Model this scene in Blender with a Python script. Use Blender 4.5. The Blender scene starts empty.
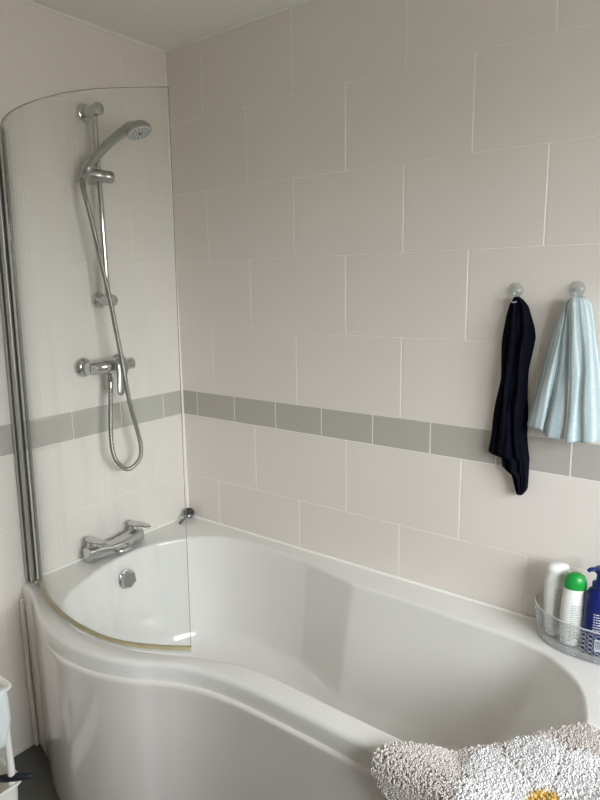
import bpy, bmesh, math, random
from mathutils import Vector, Matrix
random.seed(7)
SC = bpy.context.scene
COL = SC.collection
PI = math.pi

# ------------------------------------------------------------------ helpers
def lin(c):
    c = c / 255.0
    return c / 12.92 if c <= 0.04045 else ((c + 0.055) / 1.055) ** 2.4

def rgb(r, g, b):
    return (lin(r), lin(g), lin(b), 1.0)

def cr(pts, n, closed=False):
    """Catmull-Rom resample to n points, even in parameter by chord length."""
    P = [Vector(p) for p in pts]
    m = len(P)
    segs = m if closed else m - 1
    out = []
    L = [(P[(i + 1) % m] - P[i]).length for i in range(segs)]
    T = sum(L)
    for k in range(n):
        d = T * k / (n if closed else (n - 1))
        i = 0
        while i < segs - 1 and d > L[i]:
            d -= L[i]; i += 1
        t = min(1.0, d / L[i]) if L[i] > 0 else 0
        g = (lambda j: P[j % m]) if closed else (lambda j: P[max(0, min(m - 1, j))])
        p0, p1, p2, p3 = g(i - 1), g(i), g(i + 1), g(i + 2)
        out.append(0.5 * ((2 * p1) + (p2 - p0) * t + (2 * p0 - 5 * p1 + 4 * p2 - p3) * t * t
                          + (3 * p1 - p0 - 3 * p2 + p3) * t * t * t))
    return out

def interp(tab, x):
    if x <= tab[0][0]: return tab[0][1]
    for (a, va), (b, vb) in zip(tab, tab[1:]):
        if x <= b:
            return va + (vb - va) * (x - a) / (b - a)
    return tab[-1][1]

class MB:
    """Collects shapes in world coordinates and links them as one mesh object."""
    def __init__(s):
        s.v = []; s.f = []; s.m = []; s.sm = []; s.uv = {}
    def add(s, v, f, mat=0, smooth=True):
        o = len(s.v)
        s.v += [tuple(p) for p in v]
        for q in f:
            s.f.append(tuple(i + o for i in q)); s.m.append(mat); s.sm.append(smooth)
        return o
    def box(s, c, d, bevel=0.0, seg=2, rot=None, mat=0, smooth=True):
        bm = bmesh.new()
        bmesh.ops.create_cube(bm, size=1.0)
        for v in bm.verts:
            v.co = Vector((v.co.x * d[0], v.co.y * d[1], v.co.z * d[2]))
        if bevel > 0:
            bmesh.ops.bevel(bm, geom=list(bm.edges), offset=bevel, segments=seg, profile=0.5, affect='EDGES')
        M = Matrix.Translation(Vector(c)) @ (rot.to_4x4() if rot else Matrix())
        bm.transform(M)
        bm.verts.index_update()
        s.add([v.co.copy() for v in bm.verts], [[v.index for v in f.verts] for f in bm.faces], mat, smooth and bevel > 0)
        bm.free()
    def tube(s, pts, r, n=12, caps=True, mat=0, flat=None, up=None):
        """sweep a circle (or an ellipse with flat = height/width ratio) along pts; r number or list"""
        P = [Vector(p) for p in pts]
        m = len(P)
        R = r if isinstance(r, (list, tuple)) else [r] * m
        t0 = (P[1] - P[0]).normalized()
        ref = Vector(up) if up else (Vector((0, 0, 1)) if abs(t0.z) < 0.9 else Vector((1, 0, 0)))
        a = (ref - t0 * ref.dot(t0)).normalized()
        vs = []
        for i in range(m):
            t = (P[min(i + 1, m - 1)] - P[max(i - 1, 0)]).normalized()
            a = (a - t * a.dot(t)).normalized()
            b = t.cross(a)
            fl = flat[i] if isinstance(flat, (list, tuple)) else (flat or 1.0)
            for k in range(n):
                q = 2 * PI * k / n
                vs.append(P[i] + b * (R[i] * math.cos(q)) + a * (R[i] * fl * math.sin(q)))
        fs = []
        for i in range(m - 1):
            for k in range(n):
                k2 = (k + 1) % n
                fs.append((i * n + k, i * n + k2, (i + 1) * n + k2, (i + 1) * n + k))
        if caps:
            fs.append(tuple(range(n - 1, -1, -1))); fs.append(tuple((m - 1) * n + k for k in range(n)))
        s.add(vs, fs, mat)
    def lathe(s, prof, c, axis=(0, 0, 1), n=32, mat=0, sx=1.0, sy=1.0, rz=0.0):
        """prof: list of (radius, height) along axis"""
        ax = Vector(axis).normalized()
        q = Vector((0, 0, 1)).rotation_difference(ax).to_matrix() @ Matrix.Rotation(rz, 3, 'Z')
        c = Vector(c)
        vs = []; fs = []
        for (r, h) in prof:
            for k in range(n):
                a = 2 * PI * k / n
                vs.append(c + q @ Vector((r * sx * math.cos(a), r * sy * math.sin(a), h)))
        m = len(prof)
        for i in range(m - 1):
            for k in range(n):
                k2 = (k + 1) % n
                fs.append((i * n + k, i * n + k2, (i + 1) * n + k2, (i + 1) * n + k))
        if prof[0][0] > 1e-6: fs.append(tuple(range(n - 1, -1, -1)))
        if prof[-1][0] > 1e-6: fs.append(tuple((m - 1) * n + k for k in range(n)))
        s.add(vs, fs, mat)
    def rings(s, R, closed=True, caps=False, mat=0):
        n = len(R[0]); vs = [p for r in R for p in r]; fs = []
        for i in range(len(R) - 1):
            for k in range(n if closed else n - 1):
                k2 = (k + 1) % n
                fs.append((i * n + k, i * n + k2, (i + 1) * n + k2, (i + 1) * n + k))
        if caps:
            fs.append(tuple(range(n - 1, -1, -1))); fs.append(tuple((len(R) - 1) * n + k for k in range(n)))
        s.add(vs, fs, mat)
    def build(s, name, mats, parent=None, weld=True, recalc=True):
        me = bpy.data.meshes.new(name)
        off = Vector((0, 0, 0))
        if parent is not None:
            p = parent
            while p.parent is not None: p = p.parent
            off = Vector(p.location)
        me.from_pydata([(x - off.x, y - off.y, z - off.z) for (x, y, z) in s.v], [], s.f)
        for p, m, sm in zip(me.polygons, s.m, s.sm):
            p.material_index = m; p.use_smooth = sm
        if not isinstance(mats, (list, tuple)): mats = [mats]
        for m in mats: me.materials.append(m)
        bm = bmesh.new(); bm.from_mesh(me)
        if weld: bmesh.ops.remove_doubles(bm, verts=bm.verts, dist=1e-6)
        if recalc: bmesh.ops.recalc_face_normals(bm, faces=bm.faces)
        bm.to_mesh(me); bm.free()
        if all(s.sm):
            try: me.set_sharp_from_angle(angle=math.radians(42))
            except Exception: pass
        o = bpy.data.objects.new(name, me)
        COL.objects.link(o)
        if parent is not None: o.parent = parent
        return o

def thing(name, label, cat, loc=(0, 0, 0), group=None):
    o = bpy.data.objects.new(name, None)
    o.empty_display_size = 0.05
    COL.objects.link(o)
    o.location = loc
    o['label'] = label; o['category'] = cat
    if group: o['group'] = group
    return o

def tag(o, label, cat, group=None):
    o['label'] = label; o['category'] = cat
    if group: o['group'] = group
    return o

def struct(o):
    o['kind'] = 'structure'
    return o

# ------------------------------------------------------------------ materials
def mat(name, col, rough=0.5, metal=0.0, coat=0.0, bump=None, vary=0.0, vscale=8.0, spec=0.5, sheen=0.0, trans=0.0):
    m = bpy.data.materials.new(name); m.use_nodes = True
    nt = m.node_tree; b = nt.nodes['Principled BSDF']
    b.inputs['Base Color'].default_value = col
    b.inputs['Roughness'].default_value = rough
    b.inputs['Metallic'].default_value = metal
    b.inputs['Coat Weight'].default_value = coat
    b.inputs['Coat Roughness'].default_value = 0.05
    b.inputs['Specular IOR Level'].default_value = spec
    b.inputs['Sheen Weight'].default_value = sheen
    tc = nt.nodes.new('ShaderNodeTexCoord')
    if vary > 0:
        nz = nt.nodes.new('ShaderNodeTexNoise'); nz.inputs['Scale'].default_value = vscale
        nz.inputs['Detail'].default_value = 4
        nt.links.new(tc.outputs['Object'], nz.inputs['Vector'])
        mx = nt.nodes.new('ShaderNodeMix'); mx.data_type = 'RGBA'
        mx.inputs['A'].default_value = tuple(c * (1 - vary) for c in col[:3]) + (1,)
        mx.inputs['B'].default_value = tuple(min(1, c * (1 + vary)) for c in col[:3]) + (1,)
        nt.links.new(nz.outputs['Fac'], mx.inputs['Factor'])
        nt.links.new(mx.outputs['Result'], b.inputs['Base Color'])
    if bump:
        sc, st, ds = bump
        n2 = nt.nodes.new('ShaderNodeTexNoise'); n2.inputs['Scale'].default_value = sc
        n2.inputs['Detail'].default_value = 3
        nt.links.new(tc.outputs['Object'], n2.inputs['Vector'])
        bp = nt.nodes.new('ShaderNodeBump'); bp.inputs['Strength'].default_value = st
        bp.inputs['Distance'].default_value = ds
        nt.links.new(n2.outputs['Fac'], bp.inputs['Height'])
        nt.links.new(bp.outputs['Normal'], b.inputs['Normal'])
    return m

def clear(name, tint, refl=1.0, haze=0.0, hazecol=(1, 1, 1, 1), ior=1.48, rough=0.0, streak=0.0):
    """thin clear sheet: straight-through tint plus fresnel reflection, and a little surface haze"""
    m = bpy.data.materials.new(name); m.use_nodes = True
    nt = m.node_tree; nt.nodes.clear()
    out = nt.nodes.new('ShaderNodeOutputMaterial')
    tr = nt.nodes.new('ShaderNodeBsdfTransparent'); tr.inputs['Color'].default_value = tint
    gl = nt.nodes.new('ShaderNodeBsdfGlossy'); gl.inputs['Roughness'].default_value = rough
    # Schlick reflectance, the same from either side of the sheet
    lw = nt.nodes.new('ShaderNodeLayerWeight'); lw.inputs['Blend'].default_value = 0.5
    pw = nt.nodes.new('ShaderNodeMath'); pw.operation = 'POWER'; pw.inputs[1].default_value = 5.0
    nt.links.new(lw.outputs['Facing'], pw.inputs[0])
    f0 = ((ior - 1) / (ior + 1)) ** 2
    ml = nt.nodes.new('ShaderNodeMath'); ml.operation = 'MULTIPLY_ADD'
    ml.inputs[1].default_value = (1 - f0) * refl; ml.inputs[2].default_value = f0 * refl
    nt.links.new(pw.outputs[0], ml.inputs[0])
    mx = nt.nodes.new('ShaderNodeMixShader')
    nt.links.new(ml.outputs[0], mx.inputs[0])
    if haze > 0:
        df = nt.nodes.new('ShaderNodeBsdfDiffuse'); df.inputs['Color'].default_value = hazecol
        mh = nt.nodes.new('ShaderNodeMixShader'); mh.inputs[0].default_value = haze
        if streak > 0:                           # haze varied by noise, stretched along the height
            tc = nt.nodes.new('ShaderNodeTexCoord'); mp = nt.nodes.new('ShaderNodeMapping')
            mp.inputs['Scale'].default_value = (9, 9, 1.6)
            nz = nt.nodes.new('ShaderNodeTexNoise'); nz.inputs['Scale'].default_value = 1.4; nz.inputs['Detail'].default_value = 3
            rg = nt.nodes.new('ShaderNodeMapRange'); rg.inputs['From Min'].default_value = 0.5; rg.inputs['From Max'].default_value = 0.75
            rg.inputs['To Min'].default_value = haze; rg.inputs['To Max'].default_value = streak
            nt.links.new(tc.outputs['Object'], mp.inputs['Vector']); nt.links.new(mp.outputs[0], nz.inputs['Vector'])
            nt.links.new(nz.outputs['Fac'], rg.inputs['Value']); nt.links.new(rg.outputs[0], mh.inputs[0])
        nt.links.new(tr.outputs[0], mh.inputs[1]); nt.links.new(df.outputs[0], mh.inputs[2])
        nt.links.new(mh.outputs[0], mx.inputs[1])
    else:
        nt.links.new(tr.outputs[0], mx.inputs[1])
    nt.links.new(gl.outputs[0], mx.inputs[2])
    nt.links.new(mx.outputs[0], out.inputs['Surface'])
    return m

M = {}
M['tile'] = mat('warm_white_tile', rgb(228, 221, 215), 0.34, vary=0.015, vscale=3, bump=(160, 0.05, 0.001))
M['border'] = mat('grey_border_tile', rgb(181, 177, 170), 0.32, vary=0.03, vscale=5, bump=(120, 0.05, 0.001))
M['grout_pale'] = mat('pale_grout', rgb(236, 231, 225), 0.8, bump=(300, 0.2, 0.001))
M['grout'] = mat('white_grout', rgb(242, 238, 233), 0.8, bump=(300, 0.2, 0.001))
M['paint'] = mat('ceiling_paint', rgb(232, 232, 226), 0.9, bump=(90, 0.08, 0.001))
M['plaster'] = mat('wall_paint', rgb(150, 146, 140), 0.85, bump=(90, 0.08, 0.001))
M['floor'] = mat('dark_slate_vinyl', rgb(82, 82, 76), 0.55, vary=0.35, vscale=14, bump=(40, 0.2, 0.001))
M['acrylic'] = mat('white_acrylic', rgb(228, 226, 223), 0.16, coat=0.5, bump=(5, 0.02, 0.004))
M['panel'] = mat('white_panel_acrylic', rgb(227, 221, 217), 0.2, coat=0.6, bump=(4, 0.03, 0.004))
M['silicone'] = mat('white_silicone', rgb(245, 244, 240), 0.5, bump=(60, 0.2, 0.001))
M['chrome'] = mat('polished_chrome', rgb(198, 199, 199), 0.07, metal=1.0, bump=(30, 0.01, 0.001))
M['satin'] = mat('satin_chrome', rgb(176, 176, 174), 0.3, metal=1.0, bump=(200, 0.02, 0.001))
M['alu'] = mat('brushed_aluminium', rgb(188, 187, 183), 0.36, metal=0.45, bump=(200, 0.02, 0.001))
M['hose'] = mat('steel_hose', rgb(158, 156, 150), 0.28, metal=1.0, bump=(300, 0.02, 0.001))
M['sprayface'] = mat('pale_grey_spray_plastic', rgb(216, 217, 216), 0.35, vary=0.02)
M['nozzle'] = mat('dark_nozzle_rubber', rgb(60, 62, 62), 0.5, vary=0.1)
M['gasket'] = mat('brown_gasket', rgb(84, 76, 68), 0.6, vary=0.2, vscale=30)
M['stain'] = mat('yellowed_seal', rgb(182, 170, 132), 0.4, vary=0.2, vscale=25)
M['glass'] = clear('screen_glass', (0.982, 0.992, 0.984, 1), 0.9, haze=0.022, hazecol=(0.85, 0.9, 0.86, 1), streak=0.075)
M['glassedge'] = mat('dark_glass_edge', rgb(96, 104, 98), 0.15, vary=0.1, vscale=20)
M['clearseal'] = clear('clear_vinyl_seal', (0.88, 0.9, 0.88, 1), 1.0, haze=0.15, hazecol=(0.7, 0.72, 0.7, 1))
M['pane'] = clear('window_glass', (0.97, 0.98, 0.97, 1), 0.4)
M['cup'] = clear('clear_suction_plastic', (0.93, 0.94, 0.94, 1), 1.6, haze=0.12, hazecol=(0.75, 0.77, 0.77, 1))
M['basketedge'] = clear('lit_basket_edge', (0.9, 0.91, 0.92, 1), 1.5, haze=0.42, hazecol=(0.9, 0.92, 0.93, 1))  # whitish haze paints in the light that clear plastic edges catch
M['basket'] = clear('clear_basket_plastic', (0.975, 0.978, 0.98, 1), 1.2, haze=0.03, hazecol=(0.88, 0.9, 0.9, 1), rough=0.03)
M['upvc'] = mat('white_upvc', rgb(238, 238, 236), 0.3, vary=0.01)

def cloth_mat(name, ca, cb, stripes, bump):
    m = bpy.data.materials.new(name); m.use_nodes = True
    nt = m.node_tree; b = nt.nodes['Principled BSDF']
    b.inputs['Roughness'].default_value = 0.95; b.inputs['Specular IOR Level'].default_value = 0.15
    b.inputs['Sheen Weight'].default_value = 0.12
    uv = nt.nodes.new('ShaderNodeUVMap')
    sep = nt.nodes.new('ShaderNodeSeparateXYZ'); nt.links.new(uv.outputs[0], sep.inputs[0])
    ml = nt.nodes.new('ShaderNodeMath'); ml.operation = 'MULTIPLY'; ml.inputs[1].default_value = stripes * 2 * PI
    nt.links.new(sep.outputs[0], ml.inputs[0])
    sn = nt.nodes.new('ShaderNodeMath'); sn.operation = 'SINE'; nt.links.new(ml.outputs[0], sn.inputs[0])
    tc = nt.nodes.new('ShaderNodeTexCoord')
    nz = nt.nodes.new('ShaderNodeTexNoise'); nz.inputs['Scale'].default_value = 420; nz.inputs['Detail'].default_value = 2
    nt.links.new(tc.outputs['Object'], nz.inputs['Vector'])
    ad = nt.nodes.new('ShaderNodeMath'); ad.operation = 'MULTIPLY_ADD'; ad.inputs[1].default_value = 3.2; ad.inputs[2].default_value = -1.6
    nt.links.new(nz.outputs['Fac'], ad.inputs[0])
    a2 = nt.nodes.new('ShaderNodeMath'); a2.operation = 'ADD'
    nt.links.new(sn.outputs[0], a2.inputs[0]); nt.links.new(ad.outputs[0], a2.inputs[1])
    rp = nt.nodes.new('ShaderNodeMapRange'); rp.inputs['From Min'].default_value = -0.6; rp.inputs['From Max'].default_value = 1.5
    nt.links.new(a2.outputs[0], rp.inputs['Value'])
    mx = nt.nodes.new('ShaderNodeMix'); mx.data_type = 'RGBA'
    mx.inputs['A'].default_value = ca; mx.inputs['B'].default_value = cb
    nt.links.new(rp.outputs[0], mx.inputs['Factor']); nt.links.new(mx.outputs['Result'], b.inputs['Base Color'])
    bp = nt.nodes.new('ShaderNodeBump'); bp.inputs['Strength'].default_value = bump; bp.inputs['Distance'].default_value = 0.002
    nt.links.new(nz.outputs['Fac'], bp.inputs['Height']); nt.links.new(bp.outputs['Normal'], b.inputs['Normal'])
    return m
M['bluetowel'] = cloth_mat('pale_blue_terry', rgb(172, 193, 199), rgb(222, 229, 231), 20, 1.0)
M['whitehem'] = mat('white_hem', rgb(236, 238, 240), 0.9, bump=(300, 0.3, 0.001))
M['navy'] = mat('navy_cloth', rgb(8, 9, 21), 0.95, spec=0.12, vary=0.2, vscale=60, bump=(350, 0.4, 0.001))
M['navytag'] = mat('grey_care_tag', rgb(150, 155, 170), 0.8, vary=0.05)
M['matgrey'] = mat('mat_grey_yarn', rgb(205, 197, 193), 0.95, spec=0.1, vary=0.12, vscale=90)
M['matwhite'] = mat('mat_white_yarn', rgb(224, 222, 222), 0.95, spec=0.1, vary=0.06, vscale=90)
M['matyellow'] = mat('mat_yellow_yarn', rgb(214, 180, 108), 0.95, spec=0.1, vary=0.12, vscale=90)
M['matback'] = mat('mat_backing', rgb(196, 189, 184), 0.95, spec=0.1, vary=0.05)
M['bluebottle'] = mat('deep_blue_plastic', rgb(8, 24, 100), 0.3, vary=0.05)
M['bluepump'] = mat('blue_pump_plastic', rgb(14, 28, 100), 0.35, vary=0.05)
M['whitebottle'] = mat('white_bottle_plastic', rgb(236, 237, 234), 0.35, vary=0.01)
M['pearl'] = mat('pearly_bottle_plastic', rgb(226, 226, 220), 0.3, vary=0.02)
M['greencap'] = mat('green_cap_plastic', rgb(24, 152, 62), 0.3, vary=0.05)
M['labelprint'] = mat('grey_label_print', rgb(150, 156, 146), 0.6, vary=0.15, vscale=200)
M['whiteprint'] = mat('white_print', rgb(225, 228, 236), 0.5, vary=0.03)
M['barcodeink'] = mat('barcode_ink', rgb(70, 80, 120), 0.6, vary=0.05)
M['trolley'] = mat('white_trolley_plastic', rgb(238, 236, 228), 0.35, vary=0.02)
M['palecloth'] = mat('pale_blue_grey_cloth', rgb(214, 220, 218), 0.9, vary=0.05, bump=(250, 0.3, 0.001))
M['brush'] = mat('dark_navy_handle', rgb(24, 30, 42), 0.4, vary=0.1)
M['bristle'] = mat('black_bristle', rgb(20, 20, 22), 0.5, vary=0.1)
M['plug'] = mat('dark_steel', rgb(96, 98, 100), 0.2, metal=1.0, vary=0.1)

# ------------------------------------------------------------------ setting
ROOMX, ROOMY, ROOMZ = 2.95, -2.35, 2.372

def tile_rows():
    """(z0, z1, width, key) for every course; 'b' is the grey border"""
    rows = []
    for i, key in enumerate('1212'):
        rows.append((1.02 - 0.25 * (i + 1), 1.02 - 0.25 * i, 0.4, key))
    rows.append((-0.05, 0.02, 0.4, '1'))
    rows.append((1.02, 1.118, 0.2, 'b'))
    for i, key in enumerate('ABABAB'):
        rows.append((1.118 + 0.25 * i, 1.118 + 0.25 * (i + 1), 0.4, key))
    return rows

def tiled_wall(name, length, offs, P, gv=0.0013, gh=0.0005, grout='grout'):
    """P(s, depth, z): s runs along the wall, depth goes into the wall"""
    mb = MB()
    for z0, z1, w, key in tile_rows():
        z1c = min(z1, ROOMZ); z0c = max(z0, 0.0)
        if z1c - z0c < 0.004: continue
        s = offs[key] % w - w
        while s < length:
            a, b = max(s, 0.0) + gv, min(s + w, length) - gv
            s += w
            if b - a < 0.004: continue
            lo, hi = z0c + gh, z1c - gh
            e, d = 0.0014, 0.0012
            v = [P(a, d, lo), P(b, d, lo), P(b, d, hi), P(a, d, hi),
                 P(a + e, 0, lo + e), P(b - e, 0, lo + e), P(b - e, 0, hi - e), P(a + e, 0, hi - e)]
            mb.add(v, [(4, 5, 6, 7), (0, 1, 5, 4), (1, 2, 6, 5), (2, 3, 7, 6), (3, 0, 4, 7)],
                   1 if key == 'b' else 0, False)
    g = 0.0009
    D = 0.08
    mb.add([P(0, g, 0), P(length, g, 0), P(length, g, ROOMZ), P(0, g, ROOMZ),
            P(0, D, 0), P(length, D, 0), P(length, D, ROOMZ), P(0, D, ROOMZ)],
           [(0, 1, 2, 3), (7, 6, 5, 4), (0, 4, 5, 1), (1, 5, 6, 2), (2, 6, 7, 3), (3, 7, 4, 0)], 2, False)
    return struct(mb.build(name, [M['tile'], M['border'], M[grout]], weld=False, recalc=False))

tiled_wall('wall_back', ROOMX, {'1': 0.384, '2': 0.185, 'b': 0.0835, 'A': 0.183, 'B': 0.384}, lambda s, d, z: (s, d, z))
tiled_wall('wall_left', -ROOMY, {'1': 0.398, '2': 0.197, 'b': 0.0998, 'A': 0.198, 'B': 0.398}, lambda s, d, z: (-d, -s, z), 0.0009, 0.0006, 'grout_pale')

mb = MB(); mb.box((ROOMX / 2, ROOMY / 2, -0.04), (ROOMX + 0.3, -ROOMY + 0.3, 0.08))
struct(mb.build('floor', M['floor']))
mb = MB(); mb.box((ROOMX / 2, ROOMY / 2, ROOMZ + 0.04), (ROOMX + 0.3, -ROOMY + 0.3, 0.08))
struct(mb.build('ceiling', M['paint']))
mb = MB(); mb.box((ROOMX / 2, ROOMY - 0.05, ROOMZ / 2), (ROOMX + 0.2, 0.10, ROOMZ))
struct(mb.build('wall_front', M['plaster']))

WY0, WY1, WZ0, WZ1 = -1.75, -0.38, 0.98, 2.10
T = 0.22
mb = MB()
xc = ROOMX + T / 2
mb.box((xc, ROOMY / 2, WZ0 / 2), (T, -ROOMY, WZ0))
mb.box((xc, ROOMY / 2, (WZ1 + ROOMZ) / 2), (T, -ROOMY, ROOMZ - WZ1))
mb.box((xc, (ROOMY + WY0) / 2, (WZ0 + WZ1) / 2), (T, WY0 - ROOMY, WZ1 - WZ0))
mb.box((xc, WY1 / 2, (WZ0 + WZ1) / 2), (T, -WY1, WZ1 - WZ0))
struct(mb.build('wall_right', M['tile'], weld=False))
win = struct(bpy.data.objects.new('window_1', None)); COL.objects.link(win)
win.location = (ROOMX + 0.15, (WY0 + WY1) / 2, WZ0)
mb = MB()
fx = ROOMX + 0.15; fw = 0.055
mb.box((fx, (WY0 + WY1) / 2, WZ0 + fw / 2), (0.06, WY1 - WY0, fw), 0.006)
mb.box((fx, (WY0 + WY1) / 2, WZ1 - fw / 2), (0.06, WY1 - WY0, fw), 0.006)
for y in (WY0 + fw / 2, WY1 - fw / 2, (WY0 + WY1) / 2):
    mb.box((fx, y, (WZ0 + WZ1) / 2), (0.06, fw, WZ1 - WZ0 - fw), 0.006)
mb.build('window_frame', M['upvc'], win)
mb = MB(); mb.box((fx, (WY0 + WY1) / 2, (WZ0 + WZ1) / 2), (0.004, WY1 - WY0 - 0.04, WZ1 - WZ0 - 0.04))
mb.build('window_pane', M['pane'], win)
mb = MB(); mb.box((ROOMX + 0.05, (WY0 + WY1) / 2, WZ0 + 0.008), (0.19, WY1 - WY0 - 0.004, 0.016), 0.004)
mb.build('window_sill', M['upvc'], win)

# white beads: corner joint and the ceiling joint
mb = MB(); mb.tube([(0.0015, -0.0015, 0.60), (0.0015, -0.0015, ROOMZ)], 0.0042, 8)
struct(mb.build('trim_1', M['grout']))
mb = MB(); mb.tube([(0.002, -0.002, ROOMZ - 0.001), (0.002, ROOMY, ROOMZ - 0.001)], 0.006, 8)
struct(mb.build('trim_2', M['paint']))
mb = MB(); mb.tube([(0.002, -0.002, ROOMZ - 0.001), (ROOMX, -0.002, ROOMZ - 0.001)], 0.005, 8)
struct(mb.build('trim_3', M['paint']))

# ------------------------------------------------------------------ the bath
ZR = 0.588
BL = 1.72
front = cr([(0.0, -0.735), (0.05, -0.745), (0.102, -0.760), (0.184, -0.796), (0.274, -0.828), (0.386, -0.848),
            (0.469, -0.846), (0.556, -0.831), (0.638, -0.800), (0.700, -0.765), (0.786, -0.729), (0.88, -0.709),
            (0.968, -0.702), (1.09, -0.700), (1.28, -0.700), (1.50, -0.700), (BL, -0.700)], 120)
front = [(p.x, p.y) for p in [Vector((a[0], a[1])) for a in front]]

def outward(i):
    a = Vector(front[max(0, i - 1)]); b = Vector(front[min(len(front) - 1, i + 1)])
    t = (b - a).normalized()
    return Vector((t.y, -t.x))

def outer_ring(off, z):
    """closed loop: front curve, right end, back and left along the walls"""
    r = []
    for i, p in enumerate(front):
        n = outward(i)
        if i == 0: n = Vector((0, -1))
        x, y = p[0] + n.x * off, p[1] + n.y * off
        if i == len(front) - 1: x, y = BL + off, p[1] - off
        r.append((x, y, z))
    for k in range(1, 12):
        r.append((BL + off, -0.700 - off + (0.700 + off - 0.002) * k / 12, z))
    r.append((BL + off, -0.002, z))
    for k in range(1, 30):
        r.append((BL + off + (0.002 - BL - off) * k / 30, -0.002, z))
    r.append((0.002, -0.002, z))
    y0 = r[0][1]
    for k in range(1, 12):
        r.append((0.002, -0.002 + (y0 + 0.002) * k / 12, z))
    r[0] = (0.002, y0, z)
    return r

inner_pts = [(0.262, -0.752), (0.205, -0.700), (0.158, -0.610), (0.122, -0.500), (0.106, -0.399), (0.120, -0.285), (0.172, -0.183),
             (0.240, -0.118), (0.320, -0.082), (0.449, -0.066), (0.547, -0.069), (0.612, -0.074), (0.660, -0.079), (0.676, -0.081), (0.690, -0.084),
             (0.740, -0.0935), (0.830, -0.111), (0.872, -0.1195), (0.887, -0.1215), (0.905, -0.122), (1.019, -0.122), (1.152, -0.123), (1.291, -0.126),
             (1.360, -0.128), (1.430, -0.136), (1.502, -0.163), (1.577, -0.232), (1.612, -0.310),
             (1.626, -0.395), (1.612, -0.490), (1.560, -0.570), (1.470, -0.620), (1.380, -0.634),
             (1.190, -0.634), (1.076, -0.632), (0.953, -0.632), (0.873, -0.642), (0.802, -0.668), (0.745, -0.690),
             (0.680, -0.722), (0.610, -0.752), (0.540, -0.772), (0.470, -0.783), (0.395, -0.785), (0.325, -0.776)]
NI = 420
inner = [(p.x, p.y) for p in cr(inner_pts, NI, closed=True)]
area = sum(inner[i][0] * inner[(i + 1) % NI][1] - inner[(i + 1) % NI][0] * inner[i][1] for i in range(NI))
SGN = -1 if area > 0 else 1
def inorm(i):
    a = Vector(inner[i - 2]); b = Vector(inner[(i + 2) % NI]); t = (b - a).normalized()
    return Vector((t.y, -t.x)) * SGN            # pointing into the basin
def smooth_ring(r, it):
    for _ in range(it):
        r = [tuple((Vector(r[i - 1]) + 2 * Vector(r[i]) + Vector(r[(i + 1) % len(r)])) / 4) for i in range(len(r))]
    return r
def inner_ring(off, z, slope=0.0, sm=0):
    r = []
    for i, (x, y) in enumerate(inner):
        n = inorm(i)
        q = Vector((x, y)) + n * off
        if slope and y > -0.30 and 0.5 < x < 1.62:   # the narrow half leans in further, with two soft creases
            q.y -= 0.040 * slope * max(0.0, min(1.0, (x - 0.683) / 0.197)) * (1 - max(0.0, min(1.0, (x - 1.0) / 0.6))) ** 1.5
        if slope:                                # sloping back rest at the far end, gentle at the tap end
            k = max(0.0, (q.x - 1.05) / 0.58)
            q.x -= slope * 0.20 * k * k
            k2 = max(0.0, (0.45 - q.x) / 0.35)
            q.x += slope * 0.03 * k2
        r.append((q.x, q.y, z))
    return smooth_ring(r, sm) if sm else r

bath = thing('shower_bath', 'white P-shaped acrylic shower bath filling the tiled corner', 'bath', (0.85, -0.4, 0.0))
bm = bmesh.new()
def addring(r): return [bm.verts.new(p) for p in r]
R0 = addring(outer_ring(-0.014, ZR)); I0 = addring(inner_ring(-0.012, ZR))
eds = [bm.edges.new((L[i], L[(i + 1) % len(L)])) for L in (R0, I0) for i in range(len(L))]
bmesh.ops.triangle_fill(bm, use_beauty=True, use_dissolve=False, edges=eds)
def bridge(A, B):
    n = len(A)
    for i in range(n):
        bm.faces.new((A[i], A[(i + 1) % n], B[(i + 1) % n], B[i]))
prev = R0
for k in range(1, 6):
    a = k / 5 * PI / 2
    cur = addring(outer_ring(-0.014 + 0.014 * math.sin(a), ZR - 0.014 + 0.014 * math.cos(a))); bridge(prev, cur); prev = cur
for off, z in ((0.002, ZR - 0.03), (0.002, ZR - 0.052), (-0.010, ZR - 0.054), (-0.02, ZR - 0.054)):
    cur = addring(outer_ring(off, z)); bridge(prev, cur); prev = cur
prev = I0
for k in range(1, 6):
    a = k / 5 * PI / 2
    cur = addring(inner_ring(-0.012 + 0.012 * math.sin(a), ZR - 0.012 + 0.012 * math.cos(a))); bridge(prev, cur); prev = cur
ZB = 0.175
H = ZR - 0.012 - ZB
for k in range(1, 9):
    t = k / 8 * 0.78
    cur = addring(inner_ring(0.045 * t, ZR - 0.012 - H * t, t, 0)); bridge(prev, cur); prev = cur
for k in range(1, 9):
    a = k / 8 * PI / 2
    t = 0.78 + 0.22 * math.sin(a)
    cur = addring(inner_ring(0.045 * 0.78 + 0.085 * (1 - math.cos(a)), ZR - 0.012 - H * t, t, k * 2)); bridge(prev, cur); prev = cur
bm.faces.new(prev)
for f in bm.faces: f.smooth = True
bmesh.ops.recalc_face_normals(bm, faces=bm.faces)
me = bpy.data.meshes.new('tub')
bm.normal_update()
bmesh.ops.translate(bm, verts=bm.verts, vec=-Vector(bath.location))
bm.to_mesh(me); bm.free()
me.materials.append(M['acrylic'])
try: me.set_sharp_from_angle(angle=math.radians(50))
except Exception: pass
tub = bpy.data.objects.new('tub', me); COL.objects.link(tub); tub.parent = bath

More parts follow.
